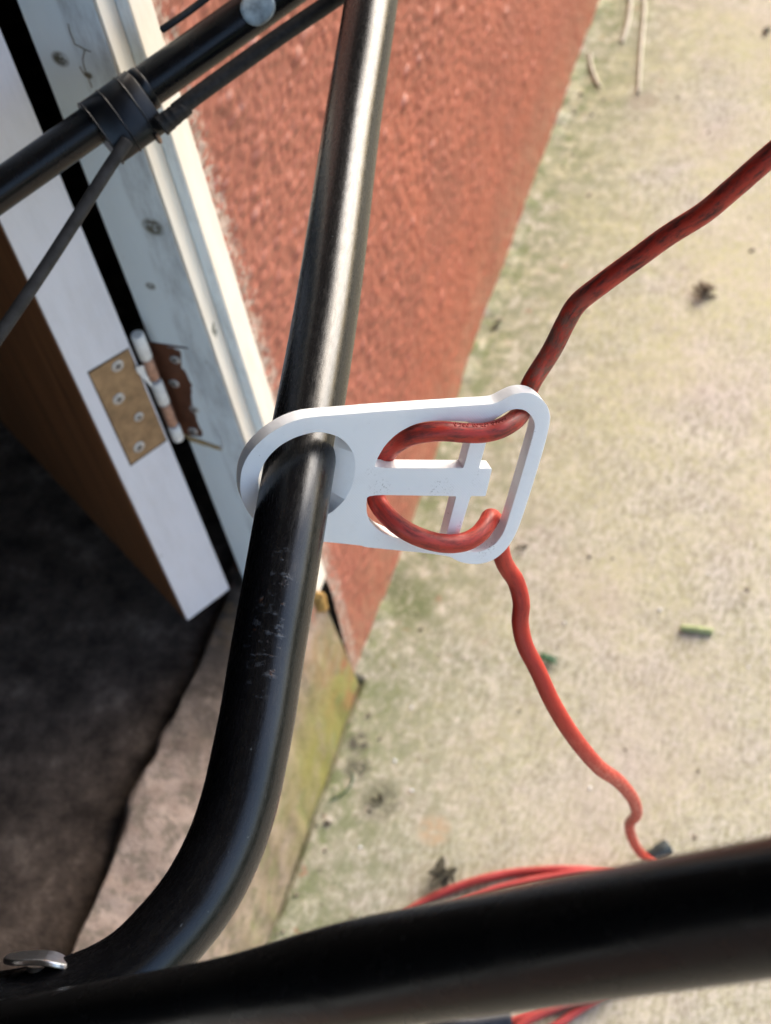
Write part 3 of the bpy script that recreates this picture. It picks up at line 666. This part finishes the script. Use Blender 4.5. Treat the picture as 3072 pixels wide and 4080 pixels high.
def ground_loop(px, z0, name='coil_loop', closed=True):
    P_ = catmull([G(x, y, z0 + .0012 * (i % 3)) for i, (x, y) in enumerate(px)], 10, closed)
    return obj(name, sweep(P_, .0034, 14, closed=closed), M_CORDG, cord)
ground_loop([(1700, 3586), (1808, 3539), (1916, 3503), (2024, 3480), (2132, 3469), (2240, 3464), (2348, 3469), (2460, 3490), (2600, 3580), (2610, 3740), (2500, 3890), (2384, 3972), (2204, 4012), (2010, 4080), (1780, 4160), (1560, 4140), (1480, 3960), (1520, 3780), (1610, 3650)], .0035)
ground_loop([(1760, 3640), (1938, 3557), (2060, 3521), (2204, 3493), (2348, 3480), (2500, 3520), (2580, 3640), (2560, 3780), (2440, 3930), (2300, 4028), (2200, 4095), (2000, 4200), (1700, 4200), (1540, 4040), (1580, 3820)], .0085)
ground_loop([(1800, 3660), (2000, 3580), (2200, 3540), (2400, 3560), (2520, 3680), (2500, 3820), (2400, 3955), (2250, 4000), (2090, 4075), (1960, 4180), (1740, 4230), (1600, 4080), (1640, 3820)], .0125)
# raised, illegible marks on the sheath
def cord_marks():
    d = np.linalg.norm(cp_ - zc(950, 345, .0036), axis=1); i0 = int(np.argmin(d)); V = []; F = []
    upc = RW @ np.array([-.1, -.72, -.70])
    for k in range(-9, 8):
        i = i0 + k * 2
        if k in (-4, 3): continue
        t_ = cp_[i + 1] - cp_[i - 1]; t_ /= np.linalg.norm(t_); v = upc - t_ * (upc @ t_); v /= np.linalg.norm(v); w = np.cross(t_, v); c = cp_[i] + v * (RC - .00005)
        n0 = len(V); N = 12; a_, b_ = .00052, .00085
        for q in range(N):
            th = 2 * math.pi * q / N; dx, dy = math.cos(th) * a_, math.sin(th) * b_
            for rr, h in ((1.25, 0), (1.0, .00028), (.72, .00028), (.5, 0)): V.append(c + t_ * dx * rr + w * dy * rr + v * (h - (dy * rr)**2 / (2 * RC)))
        for q in range(N if k % 3 else N - 3):
            for z in range(3): F.append((n0 + q * 4 + z, n0 + ((q + 1) % N) * 4 + z, n0 + ((q + 1) % N) * 4 + z + 1, n0 + q * 4 + z + 1))
    obj('embossed_marks', mesh(V, F), M_CORD, cord, True)
cord_marks()
base(cord, G(2620, 3448))

# connector half hidden by the bar, and dark plug below it
def connector(name, a, b, r0, r1, mat, label, cat):
    a, b = np.array(a), np.array(b); d = (b - a); L = np.linalg.norm(d); d /= L
    o = obj(name, lathe(a, d, ((r0 * .5, 0), (r0 * .9, .0006), (r0, .002), (r0, L * .45), (r1, L * .55), (r1, L - .002), (r1 * .92, L - .0006), (r1 * .6, L))), mat, None)
    return tag(o, label, cat)
M_GREYPL = m_flat('dark_grey_plastic', (.035, .045, .045), .5, .4, 0, .3, 200)
connector('cord_connector', G(2570, 3430, .0075), G(2668, 3372, .0075), .0062, .0072, M_GREYPL, 'dark grey connector lying on the concrete just behind the lower bar', 'connector')
connector('plug', G(1700, 4110, .012), G(2040, 4062, .012), .0115, .008, m_flat('navy_black_plastic', (.014, .016, .024), .45, .4), 'navy black plug beside the red cord coil at the bottom edge', 'plug')

# ================================================================ SMALL THINGS ON THE GROUND
def leaf_clump(name, c, size, n, mat, label, cat, seed, flatness=.5):
    r = np.random.default_rng(seed); root = empty(name); c = np.array(c)
    for k in range(n):
        a = r.uniform(0, 2 * math.pi); L = size * r.uniform(.6, 1.15); w = L * r.uniform(.28, .5); d = np.array([math.cos(a), math.sin(a), 0]); s_ = np.array([-d[1], d[0], 0])
        o = c + np.array([r.uniform(-.35, .35) * size, r.uniform(-.35, .35) * size, .0012 + k * .0011]); V = []; F = []
        for i in range(6):
            t_ = i / 5; ww = w * math.sin(math.pi * min(1, t_ * .93 + .04)) * .5
            cur = (t_ - .5)**2 * size * r.uniform(.5, 1.0) * flatness
            for q in (-1, 0, 1): V.append(o + d * (t_ - .5) * L + s_ * q * ww + np.array([0, 0, cur + abs(q) * ww * r.uniform(.1, .7)]))
        for i in range(5):
            for q in (0, 1): F.append((i * 3 + q, i * 3 + q + 1, i * 3 + q + 4, i * 3 + q + 3))
        lo = obj('leaf', mesh(V, F), mat, root, True); so_ = lo.modifiers.new('s', 'SOLIDIFY'); so_.thickness = .0004
    base(root, c)
    return tag(root, label, cat)
M_DRY = m_flat('dry_brown_leaf', (.13, .10, .065), .8, .2, 0, .45, 120)
M_DRY2 = m_flat('dark_rotten_leaf', (.075, .066, .045), .8, .2, 0, .45, 120)
M_GREEN = m_flat('dark_green_leaf', (.022, .085, .030), .5, .4, 0, .3, 120)
M_STALK = m_flat('pale_green_stalk', (.36, .41, .19), .5, .4, 0, .2, 150)
M_STRAW = m_flat('dry_straw', (.52, .47, .37), .7, .3, 0, .15, 100)
leaf_clump('dead_leaf', G(2800, 1175), .019, 9, M_DRY, 'curled brown dead leaf on the bare concrete above the red cord bend', 'leaf', 1)
leaf_clump('dead_leaf', G(1775, 3500), .021, 11, M_DRY2, 'dark rotten leaf clump beside the coiled cord', 'leaf', 2)
leaf_clump('dead_leaf', G(1975, 1300), .014, 3, M_DRY2, 'small dark leaf scrap at the foot of the red wall', 'leaf', 3)
leaf_clump('dead_leaf', G(2078, 2190), .0095, 3, M_DRY2, 'small dark scrap just below the right corner of the white holder', 'leaf', 4)
leaf_clump('dead_leaf', G(3060, 125), .014, 3, M_DRY2, 'dark leaf scrap at the top right corner', 'leaf', 5)
leaf_clump('green_leaf', G(2185, 2655), .022, 2, M_GREEN, 'dark green leaf lying behind the hanging red cord', 'leaf', 6, .2)
leaf_clump('dead_leaf', G(1505, 3190), .010, 3, M_DRY2, 'dark scrap on the concrete right of the bent tube', 'leaf', 8)
def stalk(name, px, r, mat, label, cat, z=None):
    P_ = catmull([G(x, y, (r if z is None else z)) for x, y in px], 8)
    n_ = len(P_); o = obj(name, sweep(P_, [r * (.75 + .25 * math.sin(math.pi * i / (n_ - 1))) for i in range(n_)], 10), mat); return tag(o, label, cat)
stalk('cut_stalk', [(2712, 2500), (2770, 2506), (2842, 2516)], .0034, M_STALK, 'short pale green cut stalk on the concrete at right', 'stalk')
stalk('straw', [(2576, -120), (2566, 60), (2553, 220), (2545, 372)], .0022, M_STRAW, 'long straight dry straw at the top right', 'straw')
stalk('straw', [(2512, -120), (2512, 20), (2500, 100), (2480, 168)], .0026, M_STRAW, 'shorter bent dry straw left of the long straight one', 'straw')
stalk('straw', [(2352, 210), (2356, 260), (2372, 310), (2392, 345)], .0020, M_STRAW, 'small curved straw closest to the red wall', 'straw')
stalk('grass_blade', [(1310, 3192), (1370, 3160), (1405, 3110), (1402, 3080)], .0007, M_GREEN, 'thin curved green grass blade near the doorstep seam', 'grass blade')
# crumbs, seeds and grit lying about (uncountable)
V = []; F = []
def crumb(c, r_):
    k0 = len(V); a = rng.normal(0, 1, (8, 3)); 
    pts = np.array([(-1, -1, 0), (1, -1, 0), (1, 1, 0), (-1, 1, 0), (-.6, -.6, 1), (.6, -.6, 1), (.6, .6, 1), (-.6, .6, 1)]) * np.array([r_, r_ * rng.uniform(.6, 1.2), r_ * .9]) + a * r_ * .22
    th = rng.uniform(0, 6.28); R2 = np.array([[math.cos(th), -math.sin(th), 0], [math.sin(th), math.cos(th), 0], [0, 0, 1]])
    for q in pts @ R2.T: V.append(q + c)
    for f in ((4, 5, 6, 7), (0, 1, 5, 4), (1, 2, 6, 5), (2, 3, 7, 6), (3, 0, 4, 7)): F.append(tuple(k0 + i for i in f))
for _ in range(420):
    x = rng.uniform(.01, .5); 
    if rng.random() < .45: x = .006 + abs(rng.normal(0, .03))
    crumb(np.array([x, rng.uniform(-.35, 1.15), -.0005]), rng.gamma(2.0, .00032) + .0003)
gr = obj('grit', mesh(V, F), m_flat('grit', (.16, .13, .10), .9, .2, 0, .6, 60)); gr['kind'] = 'stuff'; gr['label'] = 'scattered grit and crumbs on the concrete path'; gr['category'] = 'grit'
V = []; F = []
for q in ((1640, 2820), (1640, 3150), (1395 + 40, 3375), (2250, 2480), (2630, 2430), (2820, 2290), (2350, 3140), (2985, 2660), (1575, 3030)): crumb(G(*q, -.0003), .0015)
gr2 = obj('pale_grit', mesh(V, F), m_flat('pale_grit', (.72, .70, .66), .7, .3, 0, .1, 60)); gr2['kind'] = 'stuff'; gr2['label'] = 'a few pale stone chips on the concrete path'; gr2['category'] = 'grit'
# lump of sealant at the foot of the casing
bm = bmesh.new(); bmesh.ops.create_icosphere(bm, subdivisions=3, radius=1)
sc_ = PL(1278, 2400, (1, 0, 0), .004)
for v in bm.verts:
    n_ = 1 + .18 * math.sin(v.co.x * 5 + 1) * math.cos(v.co.z * 4) + .1 * math.sin(v.co.y * 9)
    v.co = Vector(sc_) + Vector((v.co.x * .005 * n_, v.co.y * .0065 * n_, v.co.z * .013 * n_))
me = bpy.data.meshes.new('m'); bm.to_mesh(me); bm.free()
tag(obj('sealant_lump', me, M_CAULK, None, True), 'ochre lump of old sealant at the foot of the cream casing', 'sealant')
# dark split between doorstep and wall: the end of the wall's render, broken away
